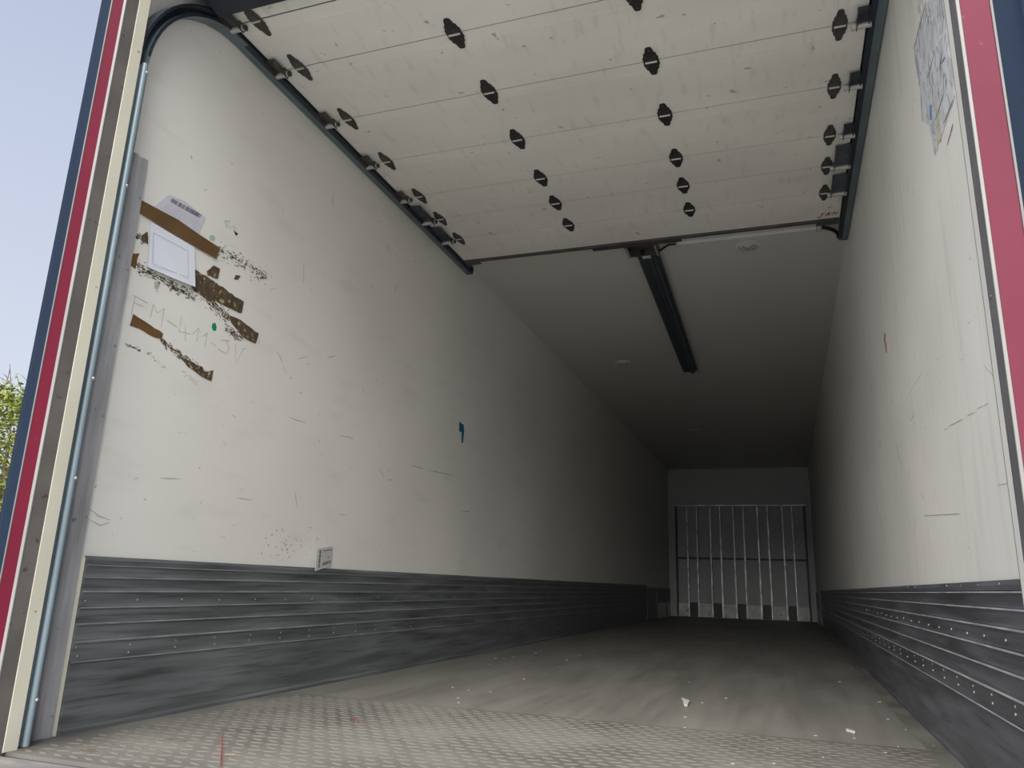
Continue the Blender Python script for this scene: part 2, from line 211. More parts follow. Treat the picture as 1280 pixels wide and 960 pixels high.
# ------------------------------------------------------------------ geometry helpers
class MB:
    def __init__(self):
        self.v = []
        self.f = []
    def add(self, vs, fs):
        o = len(self.v)
        self.v += [tuple(p) for p in vs]
        self.f += [tuple(i + o for i in q) for q in fs]
        return self
    def box(self, x0, x1, y0, y1, z0, z1):
        vs = [(x, y, z) for z in (z0, z1) for y in (y0, y1) for x in (x0, x1)]
        return self.add(vs, [(0, 2, 3, 1), (4, 5, 7, 6), (0, 1, 5, 4), (2, 6, 7, 3), (0, 4, 6, 2), (1, 3, 7, 5)])
    def sweep(self, secs, closed_ends=True):
        """secs: equal-length rings"""
        n = len(secs[0])
        vs = [p for s in secs for p in s]
        fs = []
        for k in range(len(secs) - 1):
            for i in range(n):
                j = (i + 1) % n
                fs.append((k * n + i, k * n + j, (k + 1) * n + j, (k + 1) * n + i))
        if closed_ends:
            fs.append(tuple(reversed(range(n))))
            fs.append(tuple((len(secs) - 1) * n + i for i in range(n)))
        return self.add(vs, fs)
    def prism(self, poly, axis, a0, a1, off=None):
        """poly: 2-D outline in the two other axes (in axis order), pushed along axis from a0 to a1"""
        def p3(q, a):
            if axis == 0: return (a, q[0], q[1])
            if axis == 1: return (q[0], a, q[1])
            return (q[0], q[1], a)
        off = off or [0] * len(poly)
        return self.sweep([[p3(q, a0 + o) for q, o in zip(poly, off)], [p3(q, a1 + o) for q, o in zip(poly, off)]])
    def cyl(self, p0, p1, r0, r1=None, n=12):
        r1 = r0 if r1 is None else r1
        p0, p1 = Vector(p0), Vector(p1)
        d = (p1 - p0).normalized()
        a = d.orthogonal().normalized()
        b = d.cross(a)
        ring = lambda c, r: [c + (a * math.cos(t) + b * math.sin(t)) * r for t in [2 * math.pi * i / n for i in range(n)]]
        return self.sweep([ring(p0, r0), ring(p1, r1)])
    def tube(self, pts, r, n=8):
        pts = [Vector(p) for p in pts]
        secs = []
        for i, p in enumerate(pts):
            d = (pts[min(i + 1, len(pts) - 1)] - pts[max(i - 1, 0)]).normalized()
            a = d.orthogonal().normalized() if i == 0 else (a - d * a.dot(d)).normalized()
            b = d.cross(a)
            rr = r[i] if isinstance(r, (list, tuple)) else r
            secs.append([p + (a * math.cos(t) + b * math.sin(t)) * rr for t in [2 * math.pi * k / n for k in range(n)]])
        return self.sweep(secs)
    def data(self, name, material, smooth=False, bevel=0.0, segs=2):
        me = bpy.data.meshes.new(name)
        me.from_pydata(self.v, [], self.f)
        bm = bmesh.new()
        bm.from_mesh(me)
        bmesh.ops.recalc_face_normals(bm, faces=bm.faces)
        if bevel:
            es = [e for e in bm.edges if len(e.link_faces) == 2 and e.calc_face_angle(0) > 0.6]
            bmesh.ops.bevel(bm, geom=es, offset=bevel, segments=segs, profile=0.5, affect='EDGES', clamp_overlap=True)
        bm.to_mesh(me)
        bm.free()
        me.materials.append(material)
        if smooth:
            for p in me.polygons: p.use_smooth = True
            me.set_sharp_from_angle(angle=math.radians(38))
        return me
    def build(self, name, material, parent=None, smooth=False, bevel=0.0, segs=2, loc=None, stuff=False):
        o = bpy.data.objects.new(name, self.data(name, material, smooth, bevel, segs))
        COL.objects.link(o)
        if parent is not None: o.parent = parent
        if loc is not None: o.location = loc
        if stuff: o['kind'] = 'stuff'
        return o

def tag(o, label, cat, group=None, kind=None):
    o['label'] = label
    o['category'] = cat
    if group: o['group'] = group
    if kind: o['kind'] = kind
    return o
def empty(name, loc=(0, 0, 0)):
    o = bpy.data.objects.new(name, None)
    o.empty_display_size = 0.05
    COL.objects.link(o)
    o.location = loc
    return o
def put(name, mesh, parent, loc, rotz=0.0, scale=None):
    o = bpy.data.objects.new(name, mesh)
    COL.objects.link(o)
    o.parent = parent
    o.location = loc
    o.rotation_euler = (0, 0, rotz)
    if scale: o.scale = scale
    return o
def box(name, material, parent, x0, x1, y0, y1, z0, z1, bevel=0.0, **k):
    return MB().box(x0, x1, y0, y1, z0, z1).build(name, material, parent, bevel=bevel, **k)

# ================================================================== SETTING
# ---- ground outside, unseen: concrete paled to bounce light into the box
g = MB().box(-80, 80, -80, 80, GROUND - 0.2, GROUND).build('ground', M['concrete'])
tag(g, 'grey asphalt yard under and around the trailer', 'ground', kind='structure')

# ---- shell of the trailer box (60 mm insulated panels)
wl = box('wall_left', M['wall'], None, -0.06, 0, Y0, L + 0.06, -0.12, H + 0.08)
tag(wl, 'cream white smooth side wall carrying the tape and the papers', 'wall', kind='structure')
wr = box('wall_right', M['wall_right'], None, W, W + 0.06, Y0, L + 0.06, -0.12, H + 0.08)
tag(wr, 'scuffed white side wall with the torn blue poster', 'wall', kind='structure')
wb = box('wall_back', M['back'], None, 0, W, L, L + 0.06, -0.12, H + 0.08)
tag(wb, 'dim grey end wall behind the barred rack', 'wall', kind='structure')
ce = box('ceiling', M['ceiling'], None, 0, W, 1.60, L, H, H + 0.08)
tag(ce, 'smooth white roof panel above the open roller door', 'ceiling', kind='structure')
box('joint_strip', M['lamp'], wb, 0.0, W, L - 0.012, L, H - 0.012, H, bevel=0.003)
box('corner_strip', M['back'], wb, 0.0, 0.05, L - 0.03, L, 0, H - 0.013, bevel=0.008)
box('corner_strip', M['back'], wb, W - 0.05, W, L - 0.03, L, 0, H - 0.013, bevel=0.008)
# floor: dark smooth sheet + lighter tread plate at the rear
fl = box('floor', M['floor'], None, 0, W, 2.89, L, -0.12, 0.0)
tag(fl, 'worn dark metal floor with a lighter tread plate at the doorway', 'floor', kind='structure')
tp = box('tread_plate', M['tread'], fl, 0, W, 1.615, 2.89, -0.12, 0.0015)
tp['label'] = 'lighter dusty tread plate with raised bars at the doorway'
es = box('edge_strip', M['tread'], fl, 2.385, W - 0.018, 2.8905, 11.9, 0.0003, 0.0022)
# raised bars: lens-shaped ribs in alternating directions
def bar_shape(length=0.043, w=0.0155, h=0.0016, n=8):
    ring = []
    for i in range(n):
        t = 2 * math.pi * i / n
        ring.append((math.cos(t) * length / 2, math.sin(t) * w / 2))
    return [[(x, y, 0) for x, y in ring], [(x * 0.72, y * 0.5, h) for x, y in ring]]
bm_ = MB().sweep(bar_shape())
bar_mesh = bm_.data('tread_bar', M['treadbar'], smooth=False)
spots = []
PX, PY = 0.052, 0.040
for i in range(int(2.30 / PX)):
    for j in range(int(1.25 / PY)):
        x, y = 0.075 + (i + 0.5 + 0.5 * (j % 2)) * PX, 1.63 + (j + 0.5) * PY
        if y > 1.615 + 1.26: continue
        spots.append((x, y, 0.30 if j % 2 else -0.30))
def seen(q):
    d = Vector((q[0], q[1], 0)) - Vector((1.998, 0, 0.463))
    z = d.dot(_F)
    px, py = 640 + 957.67 * d.dot(_R) / z, 480 - 957.67 * d.dot(_U) / z
    return 0 <= px <= 1280 and 0 <= py <= 962
spots = [s + (seen(s),) for s in spots]
spots.sort(key=lambda s: (not s[3], (s[0] - 1.998) ** 2 + s[1] ** 2))
for s in spots[:290]:
    put('tread_bar', bar_mesh, tp, (s[0], s[1], 0.0015), s[2])
rest = MB()
for s in spots[290:]:
    c, n = math.cos(s[2]), math.sin(s[2])
    rest.sweep([[(s[0] + x * c - y * n, s[1] + x * n + y * c, 0.0015 + z) for x, y, z in ring] for ring in bar_shape()])
rest.build('tread_bars', M['treadbar'], tp, stuff=True)
# dried mud smears at the left door corner
mud = MB()
for (x, y, a, b) in ((0.235, 1.72, 0.035, 0.018), (0.33, 1.93, 0.06, 0.012), (0.08, 1.66, 0.03, 0.016)):
    mud.sweep([[(x + a * math.cos(t) * (1 + 0.3 * math.sin(3 * t)), y + b * math.sin(t), z) for t in [k * math.pi / 6 for k in range(12)]] for z in (0.0016, 0.0026)])
mud.build('mud_smear', M['mud'], tp, stuff=True)

# ---- rear frame
def post(name, right):
    X = (lambda x: W - x) if right else (lambda x: x)
    def bx(nm, ma, x0, x1, y0, y1, z0, z1, bevel=0.0):
        a, b = sorted((X(x0), X(x1)))
        return box(nm, ma, r, a, b, y0, y1, z0, z1, bevel)
    r = empty(name, (0, 0, 0))
    z0, z1 = -0.12, 2.52
    bx('post_core', M['grey_edge'], -0.058, 0.062, 1.566, Y0, z0, z1)
    # rounded slate corner profile
    pr = [(0.001, 1.556), (-0.030, 1.554), (-0.046, 1.560), (-0.056, 1.572), (-0.061, 1.590), (-0.061, 1.70), (-0.0585, 1.70), (-0.0585, 1.5655), (0.001, 1.5655)]
    MB().prism([(X(a), b) for a, b in pr], 2, z0, z1).build('corner_profile', M['slate'], r, smooth=True)
    bx('edge_bead', M['grey_edge'], 0.0012, 0.0062, 1.5535, 1.5658, z0, z1, 0.001)
    xr = 0.0590 if right else 0.0545
    yj = 1.5602
    bx('red_band', M['red_hazed'] if right else M['red'], 0.0064, xr, 1.5560, 1.5658, z0, z1, 0.0008)
    bx('white_edge', M['white_edge'], xr + 0.0002, 0.0662, 1.5545, yj - 0.0002, z0, z1, 0.0015)
    bx('jamb_face', M['jamb_right'] if right else M['jamb'], 0.0622, 0.0655, yj, 1.603, z0, z1)
    if right:
        bx('jamb_seal', M['navy'], 0.0622, 0.0658, 1.6032, 1.6060, z0, z1)
        bx('jamb_board', M['white_dull'], 0.0622, 0.0648, 1.6062, 1.646, z0, z1, 0.0008)
    else:
        bx('jamb_board', M['cream'], 0.0622, 0.0670, 1.6034, 1.646, 0.0, z1, 0.0015)
    # screw heads on the jamb
    for k, z in enumerate((0.35, 1.02, 1.72, 2.3)):
        a = X(0.0654); b = X(0.0672)
        MB().cyl((a, 1.588, z), (b, 1.588, z), 0.004, n=8).build('screw_head', M['grey_edge'], r)
    return r
tag(post('trim_1', False), 'rear door post with red band and slate edge beside the tree', 'door frame', kind='structure')
tag(post('trim_2', True), 'rear door post with pinkish red band beside the torn poster', 'door frame', kind='structure')
hd = empty('trim_3')
box('header_core', M['grey_edge'], hd, -0.058, W + 0.058, 1.566, Y0, 2.52, 2.70)
box('header_face', M['slate'], hd, -0.061, W + 0.061, 1.550, 1.566, 2.52, 2.705, 0.003)
tag(hd, 'slate painted header across the top of the doorway', 'door frame', kind='structure')
# sill in front of the floor, below the camera
sl = empty('trim_5')
box('sill_beam', M['sill'], sl, -0.06, W + 0.06, 1.40, 1.598, -0.18, -0.004, 0.006)
box('sill_gap', M['navy'], sl, 0.0, W, 1.598, 1.6148, -0.12, -0.009)
box('bumper_beam', M['slate'], sl, -0.06, W + 0.06, 1.44, 1.60, -0.42, -0.181, 0.01)
box('chassis', M['slate'], sl, 0.5, W - 0.5, 1.60, 12.0, -0.5, -0.125)
tag(sl, 'scraped grey steel sill in front of the tread plate', 'sill', kind='structure')
# grooved aluminium strip on the left wall edge
st = empty('trim_4')
gp = [(0.0002, 1.700), (0.010, 1.700), (0.010, 1.712), (0.006, 1.714), (0.006, 1.736), (0.010, 1.738), (0.010, 1.756), (0.006, 1.758), (0.006, 1.772), (0.011, 1.774), (0.011, 1.794), (0.0002, 1.797)]
MB().prism(gp, 2, 0.002, 1.825).build('grooved_strip', M['alu'], st)
for z in (0.06, 0.62, 0.93, 1.16, 1.42, 1.68):
    MB().cyl((0.0105, 1.785, z), (0.0135, 1.785, z), 0.005, 0.003, n=8).build('rivet', M['rivet'], st)
box('end_board', M['cream'], st, 0.0002, 0.006, 1.7985, 1.8145, 0.002, 0.50, 0.001)
tag(st, 'grooved aluminium strip upright on the white wall beside the door track', 'edge strip', kind='structure')

# ---- aluminium kick cladding
ZL = [0.0, 0.203, 0.262, 0.312, 0.358, 0.405, 0.446, 0.482, 0.505]
def cladding(name, right, y0, y1):
    edge = M['kick_edge'] if right else M['kick_edge_dull']
    ma = M['kick_right'] if right else M['kick']
    X = (lambda x: W - x) if right else (lambda x: x)
    r = empty(name)
    def strip(nm, prof, m_, ya=y0, yb=y1, sm=False):
        MB().prism([(X(a), b) for a, b in prof], 1, ya, yb).build(nm, m_, r, smooth=sm)
    e = 0.0003
    strip('kick_plate', [(e, 0.0), (0.017, 0.0), (0.017, 0.012), (0.013, 0.020), (0.012, 0.194), (0.015, 0.199), (0.015, 0.2025), (e, 0.2025)], ma)
    for k in range(1, 7):
        a, b = ZL[k], ZL[k + 1] - 0.0008
        h = b - a
        pr = [(e, a), (0.0125, a), (0.0105, a + 0.12 * h), (0.0108, a + 0.35 * h), (0.0128, a + 0.62 * h), (0.0135, a + 0.80 * h), (0.0165, a + 0.86 * h), (0.0165, a + 0.97 * h), (0.013, b), (e, b)]
        strip('plank', pr, ma)
    strip('top_lip', [(e, ZL[7]), (0.016, ZL[7]), (0.016, ZL[7] + 0.012), (0.010, ZL[8]), (e, ZL[8])], ma)
    # thin brighter strips along the ridges
    for k in range(1, 7):
        b = ZL[k + 1] - 0.0008
        h = b - ZL[k]
        strip('ridge_edge', [(0.0166, b - 0.12 * h), (0.0172, b - 0.10 * h), (0.0172, b - 0.05 * h), (0.0166, b - 0.03 * h)], edge)
    strip('ridge_edge', [(0.0151, 0.1985), (0.0158, 0.1992), (0.0158, 0.2018), (0.0151, 0.2024)], edge)
    # rivets in rows
    mb = MB()
    rows = [(0.372, 0.0125), (0.216, 0.0120), (0.241, 0.0120)]
    if right: rows = [(0.373, 0.0125), (0.222, 0.012), (0.243, 0.012), (0.494, 0.013)]
    rn = random.Random(5)
    near = []
    for z, xo in rows:
        y = 1.83
        while y < y1 - 0.1:
            if y > y0 + 0.01:
                near.append((y + rn.uniform(-0.006, 0.006), z + rn.uniform(-0.003, 0.003), xo))
            y += 0.2 if not right else 0.205
    rm = MB().sweep([[(rr * math.cos(t), rr * math.sin(t), hh) for t in [k * math.pi / 4 for k in range(8)]] for rr, hh in ((0.0040, 0), (0.0036, 0.0018), (0.0018, 0.0030))]).data('rivet', M['rivet'], smooth=True)
    for y, z, xo in near:
        o = put('rivet', rm, r, (X(xo), y, z))
        o.rotation_euler = (0, -math.pi / 2 if right else math.pi / 2, 0)
    return r
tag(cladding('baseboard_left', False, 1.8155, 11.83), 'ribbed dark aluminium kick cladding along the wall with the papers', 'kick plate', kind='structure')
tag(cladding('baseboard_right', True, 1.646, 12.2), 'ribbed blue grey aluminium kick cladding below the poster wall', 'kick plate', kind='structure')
# plain end boards next to the bulkhead
for right in (False, True):
    X = (lambda x: W - x) if right else (lambda x: x)
    r = empty('trim_7' if right else 'trim_6')
    ya = 12.21 if right else 11.84
    def b2(nm, ma, x1, y0, y1, z0, z1):
        a, b = sorted((X(0.0003), X(x1)))
        return box(nm, ma, r, a, b, y0, y1, z0, z1, 0.002)
    b2('dark_board', M['kick'], 0.010, ya, L - 0.04, 0.235, 0.47)
    b2('dark_board', M['kick'], 0.010, ya, 12.80, 0.0, 0.234)
    b2('white_board', M['block'], 0.010, 12.82, 13.84, 0.004, 0.234)
    b2('white_board', M['block'], 0.010, 13.93, L - 0.04, 0.004, 0.234)
    for y in (11.86 if not right else 12.24, 12.77, 13.88):
        b2('upright_strip', M['barframe'], 0.028, y, y + 0.03, 0.002, 0.475)
    tag(r, 'dark end boards with white feet at the far end, ' + ('poster wall side' if right else 'paper wall side'), 'kick plate', kind='structure')

# ---- marks on the walls
def ribbon(mb, pts, w, x, side, rn, taper=True):
    """flat irregular stroke lying on a side wall, 0.4 mm thick"""
    n = len(pts)
    a, b = [], []
    for i, (y, z) in enumerate(pts):
        p, q = pts[max(i - 1, 0)], pts[min(i + 1, n - 1)]
        d = Vector((q[0] - p[0], q[1] - p[1]))
        d = d.normalized() if d.length > 1e-9 else Vector((1, 0))
        k = w * (0.45 if taper and i in (0, n - 1) else 1.0) * rn.uniform(0.7, 1.25)
        a.append((y - d.y * k / 2, z + d.x * k / 2))
        b.append((y + d.y * k / 2, z - d.x * k / 2))
    mb.prism(a + b[::-1], 0, x, x + side * 0.0004)
def densify(pts, step=0.02):
    out = [pts[0]]
    for p, q in zip(pts, pts[1:]):
        k = max(1, int(math.hypot(q[0] - p[0], q[1] - p[1]) / step))
        out += [(p[0] + (q[0] - p[0]) * i / k, p[1] + (q[1] - p[1]) * i / k) for i in range(1, k + 1)]
    return out
rn = random.Random(11)
mb = MB()
for s_ in LW['pencil']: ribbon(mb, densify(s_, 0.03), 0.0026, 0.0002, 1, rn, False)
mb.build('pencil_writing', M['pencil'], wl)['label'] = 'faint pencilled EM-411-JV'
mb = MB()
for s_ in LW['r3']: ribbon(mb, densify(s_, 0.02), 0.0030, 0.0002, 1, rn, False)
mb.build('pencil_scribble', M['scuff_soft'], wl)['label'] = 'small faint pencil scribble'
mb = MB()
for s_ in LW['scuffL']:
    y = s_[0][0]
    ribbon(mb, densify(s_, 0.03), 0.0010 + 0.0007 * y, 0.0002, 1, rn)
for (y, z) in LW['speckL']:
    r_ = rn.uniform(0.002, 0.005)
    mb.prism([(y + r_ * math.cos(t), z + r_ * 0.8 * math.sin(t)) for t in [k * math.pi / 3 for k in range(6)]], 0, 0.0002, 0.0006)
for _ in range(70):
    y, z = rn.uniform(1.9, 9), rn.uniform(0.55, 2.45)
    a = rn.gauss(1.3, 0.6); l = rn.uniform(0.004, 0.03)
    ribbon(mb, [(y, z), (y + l * math.cos(a), z + l * math.sin(a))], rn.uniform(0.0012, 0.003), 0.0002, 1, rn)
mb.build('scuff_marks', M['scuff'], wl, stuff=True)
mb = MB()
for s_ in RW['scuffR'][:-2]:
    y = s_[0][0]
    ribbon(mb, densify(s_, 0.04), 0.0008 + 0.0006 * y, W - 0.0002, -1, rn)
for _ in range(70):
    y, z = rn.uniform(1.95, 7), rn.uniform(0.55, 2.3)
    a = rn.gauss(1.5, 0.35); l = rn.uniform(0.006, 0.05)
    ribbon(mb, [(y, z), (y + l * math.cos(a), z + l * math.sin(a))], rn.uniform(0.001, 0.0025), W - 0.0002, -1, rn)
mb.build('scuff_marks', M['scuff'], wr, stuff=True)
mb = MB()
for s_ in RW['white']: ribbon(mb, densify(s_, 0.1), 0.008, W - 0.0003, -1, rn)
mb.build('white_scratches', M['scratch'], wr, stuff=True)
MB().prism(RW['red'], 0, W - 0.0008, W - 0.0002).build('rust_mark', M['redmark'], wr)['label'] = 'small red brown mark'

# ---- roller door rolled up flat under the roof
dr = empty('door_1')
ZD = 2.555
XD0, XD1 = 0.064, W - 0.064
ys = [2.042, 2.335, 2.722, 3.108, 3.490, 3.775, 4.057, 4.385]
pan = [(1.955, ys[0])] + list(zip(ys, ys[1:]))
for a, b in pan:
    a2, b2 = a + 0.003, b - 0.003
    if b - a > 0.2:
        pr = [(a2, ZD + 0.001), (a2 + 0.055, ZD + 0.0006), (a2 + 0.062, ZD), (b2, ZD), (b2, ZD + 0.022), (a2, ZD + 0.022)]
    else:
        pr = [(a2, ZD + 0.002), (b2, ZD + 0.002), (b2, ZD + 0.022), (a2, ZD + 0.022)]
    MB().prism(pr, 0, XD0, XD1).build('panel', M['door'], dr)
    # dark joint behind the seam
    box('seam_joint', M['navy'], dr, XD0, XD1, b - 0.0028, b + 0.0028, ZD + 0.0035, ZD + 0.026)
box('bottom_seal', M['navy'], dr, 0.072, W - 0.072, 1.70, 1.953, 2.515, 2.575, 0.008).__setitem__('label', 'navy rubber edge of the rolled up door')
# end rail
box('end_rail', M['darkbar'], dr, XD0, XD1, 4.3875, 4.412, 2.544, 2.576, 0.002)
for a, b in ((XD0 + 0.002, 0.172), (0.94, 1.50), (2.27, XD1 - 0.002)):
    box('end_plate', M['darkbar'], dr, a, b, 4.380, 4.440, 2.5405, 2.5438, 0.001)
# hinges
half = [(0.0, 0.031), (0.024, 0.032), (0.032, 0.027), (0.048, 0.025), (0.055, 0.018), (0.072, 0.015), (0.082, 0.012), (0.087, 0.006)]
outl = [(w, -u) for u, w in half] + [(-w, -u) for u, w in half[::-1]]
outl2 = [(w, u) for u, w in half] + [(-w, u) for u, w in half[::-1]]
def hinge_mesh(ma):
    mb = MB()
    mb.prism(outl, 2, -0.004, 0.0)
    mb.prism(outl2, 2, -0.004, 0.0)
    mb.prism([(x * 0.55, y * 0.72) for x, y in outl], 2, -0.006, -0.0041)
    mb.prism([(x * 0.55, y * 0.72) for x, y in outl2], 2, -0.006, -0.0041)
    return mb.data('hinge', ma)
hm, hm2 = hinge_mesh(M['hinge']), hinge_mesh(M['hinge_dull'])
pin_mesh = MB().cyl((-0.024, 0, 0), (0.024, 0, 0), 0.0045, n=10).data('pin', M['zinc'], smooth=True)
screw_mesh = MB().cyl((0, 0, 0), (0, 0, -0.003), 0.004, 0.003, n=8).data('screw', M['hinge_dull'])
for y in ys[:-1]:
    for x in (0.166, 0.878, 1.588, 2.302):
        h_ = put('hinge', hm2 if x < 0.3 or x > 2.2 else hm, dr, (x, y, ZD - 0.0002), scale=(0.78, 1, 1) if x < 0.3 else ((0.85, 1, 1) if x > 2.2 else None))
        put('pin', pin_mesh, h_, (0, 0, -0.0075))
        for (sx, sy) in ((0, 0.07), (0, -0.07), (0.018, 0.03), (-0.018, 0.03), (0.018, -0.03), (-0.018, -0.03)):
            put('screw', screw_mesh, h_, (sx, sy, -0.0042))
# roller brackets: plate, side cheek, spindle sleeve
def bracket(y, right, long_):
    sg = -1 if right else 1
    xo = W if right else 0.0
    X = lambda x: xo + sg * x
    ln = 0.20 if long_ else 0.092
    wd = 0.128 if long_ else 0.103
    def sb(mb, x0, x1, y0, y1, z0, z1):
        a, b = sorted((X(x0), X(x1)))
        return mb.box(a, b, y0, y1, z0, z1)
    mb = MB()
    sb(mb, 0.058, wd, y - ln, y - 0.012, 2.540, 2.5435)
    sb(mb, wd - 0.003, wd, y - ln, y + 0.012, 2.520, 2.5395)
    sb(mb, 0.058, 0.061, y - ln, y - 0.012, 2.525, 2.5395)
    sb(mb, 0.07, wd, y - 0.02, y + 0.03, 2.5445, 2.5545)
    b_ = mb.build('roller_bracket', M['plate_long'] if (right and long_) else (M['plate'] if (right or long_) else M['hinge_dull']), dr)
    MB().cyl((X(0.050), y + 0.002, 2.536), (X(wd + 0.006), y + 0.002, 2.536), 0.0125, n=12).build('roller', M['zinc'], b_, smooth=True)
    MB().cyl((X(wd + 0.0065), y + 0.002, 2.536), (X(wd + 0.016), y + 0.002, 2.536), 0.015 if right else 0.011, n=8).build('clip', M['zinc'] if right else M['hinge_dull'], b_)
for i, y in enumerate(ys[:-1]):
    bracket(y, True, i >= 5)
    bracket(y, False, i >= 5)
# red marker scrawl on the last panel
mb = MB()
def flat_stroke(mb, pts, w):
    for p, q in zip(pts, pts[1:]):
        d = Vector((q[0] - p[0], q[1] - p[1])).normalized() * w / 2
        mb.prism([(p[0] - d.y, p[1] + d.x), (q[0] - d.y, q[1] + d.x), (q[0] + d.y, q[1] - d.x), (p[0] + d.y, p[1] - d.x)], 2, ZD - 0.0008, ZD - 0.0003)
ox, oy = 2.275, 4.335
for sgn in ([(0, 0.01), (0.012, 0.03), (0.024, 0.0), (0.026, -0.03)], [(0.022, -0.025), (0.04, -0.03)], [(0.046, 0.015), (0.060, -0.03), (0.064, 0.012)], [(0.046, -0.01), (0.078, -0.018)], [(0.078, 0.01), (0.090, -0.03), (0.098, 0.0), (0.108, -0.03)]):
    flat_stroke(mb, [(ox + a, oy + b) for a, b in sgn], 0.006)
mb.build('red_scrawl', M['redink'], dr)['label'] = 'small red marker scrawl'
tag(dr, 'dirty white panelled roller door rolled up flat under the roof', 'roller door', kind='structure')

# ================================================================== THINGS
# ---- door tracks
def track(right, y_end):
    X = (lambda x: W - x) if right else (lambda x: x)
    cy, cz, R = 2.12, 2.11, 0.452
    path = [(1.668, 0.004, (-1, 0)), (1.668, 2.11, (-1, 0))]
    for k in range(1, 16):
        t = math.pi / 2 * k / 16
        path.append((cy - R * math.cos(t), cz + R * math.sin(t), (-math.cos(t), math.sin(t))))
    path += [(2.12, 2.562, (0, 1)), (y_end, 2.562, (0, 1))]
    prof = [(0.0035, -0.022), (0.055, -0.022), (0.055, -0.010), (0.018, -0.010), (0.018, 0.012), (0.055, 0.012), (0.055, 0.022), (0.0035, 0.022)]
    secs = [[(X(a), y + n * nn[0], z + n * nn[1]) for a, n in prof] for y, z, nn in path]
    r = empty('door_track', (X(0.03), 1.668, 0.004))
    def ch(mb, nm, ma, **k):
        o = mb.build(nm, ma, None, **k)
        o.parent = r
        o.matrix_parent_inverse = Matrix.Translation(r.location).inverted()
        return o
    ch(MB().sweep(secs), 'channel', M['track'])
    # rounded lip up the wall; navy strips paint shade in slot and gap
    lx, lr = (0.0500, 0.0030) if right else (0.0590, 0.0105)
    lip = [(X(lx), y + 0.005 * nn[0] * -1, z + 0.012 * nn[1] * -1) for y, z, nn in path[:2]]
    ch(MB().tube(lip, lr, 12), 'rolled_lip', M['navy'] if right else M['track_highlight'], smooth=True)
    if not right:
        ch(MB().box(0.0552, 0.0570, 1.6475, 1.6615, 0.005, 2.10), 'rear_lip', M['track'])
        ch(MB().box(0.0552, 0.0570, 1.6845, 1.6900, 0.005, 2.10), 'shade_strip', M['navy'])
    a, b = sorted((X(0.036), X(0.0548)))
    ch(MB().box(a, b, 2.14, y_end - 0.02, 2.5378, 2.5398), 'shade_strip', M['navy'])
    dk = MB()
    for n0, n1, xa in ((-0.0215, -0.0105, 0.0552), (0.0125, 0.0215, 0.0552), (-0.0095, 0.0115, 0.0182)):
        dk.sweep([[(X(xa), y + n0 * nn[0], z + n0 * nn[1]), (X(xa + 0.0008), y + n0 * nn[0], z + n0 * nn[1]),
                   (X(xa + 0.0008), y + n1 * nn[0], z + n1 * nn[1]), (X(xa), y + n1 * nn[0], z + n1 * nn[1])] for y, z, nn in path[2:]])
    ch(dk, 'shade_strip', M['navy'])
    for z in () if right else (0.12, 0.72, 1.02, 1.66, 2.08):
        ch(MB().cyl((X(0.0675), 1.677, z), (X(0.0715), 1.677, z), 0.006, 0.003, n=8), 'bolt', M['zinc'])
    a, b = sorted((X(0.004), X(0.054)))
    ch(MB().box(a, b, y_end + 0.0005, y_end + 0.012, 2.538, 2.58), 'end_stop', M['navy'], bevel=0.004)
    return r
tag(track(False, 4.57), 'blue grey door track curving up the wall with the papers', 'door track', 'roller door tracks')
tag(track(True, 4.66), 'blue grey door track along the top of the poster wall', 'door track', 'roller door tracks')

# ---- centre rail under the roof
gr = empty('guide_rail', (1.18, 4.7, H))
def ch(parent, mb, nm, ma, **k):
    o = mb.build(nm, ma, None, **k)
    o.parent = parent
    o.matrix_parent_inverse = Matrix.Translation(parent.location).inverted()
    return o
rp = [(-0.072, 0.0), (-0.072, -0.022), (-0.062, -0.036), (0.004, -0.042), (0.012, -0.054), (0.026, -0.058), (0.040, -0.054), (0.048, -0.036), (0.072, -0.026), (0.072, 0.0)]
zt = H - 0.012
ch(gr, MB().sweep([[(1.250 + a, 4.70, zt + b) for a, b in rp], [(1.196 + a, 7.55, zt + b) for a, b in rp]]), 'rail', M['guide'])
mb = MB()
mb.box(1.130, 1.330, 4.50, 4.66, H - 0.004, H - 0.0005)
mb.box(1.130, 1.136, 4.50, 4.66, H - 0.055, H - 0.0041)
mb.box(1.324, 1.330, 4.50, 4.66, H - 0.055, H - 0.0041)
mb.box(1.1365, 1.3235, 4.652, 4.66, H - 0.05, H - 0.0041)
ch(gr, mb, 'front_bracket', M['darkbar'])
for x in (1.136, 1.3165):
    ch(gr, MB().box(x - 0.001, x + 0.009, 4.50, 4.66, H - 0.0595, H - 0.0553), 'bracket_edge', M['zinc'])
ch(gr, MB().cyl((1.222, 4.640, H - 0.028), (1.222, 4.6515, H - 0.028), 0.020, n=16), 'pulley', M['black'], smooth=True)
ch(gr, MB().box(1.215, 1.270, 4.6605, 4.699, H - 0.055, H - 0.005), 'stop_block', M['zinc'], bevel=0.004)
mb = MB()
mb.box(1.125, 1.275, 7.552, 7.70, H - 0.006, H - 0.0005)
mb.box(1.130, 1.136, 7.552, 7.70, H - 0.05, H - 0.0061)
mb.box(1.262, 1.268, 7.552, 7.70, H - 0.05, H - 0.0061)
ch(gr, mb, 'end_bracket', M['zinc'])
tag(gr, 'blue black metal rail running under the roof from the door end', 'rail')

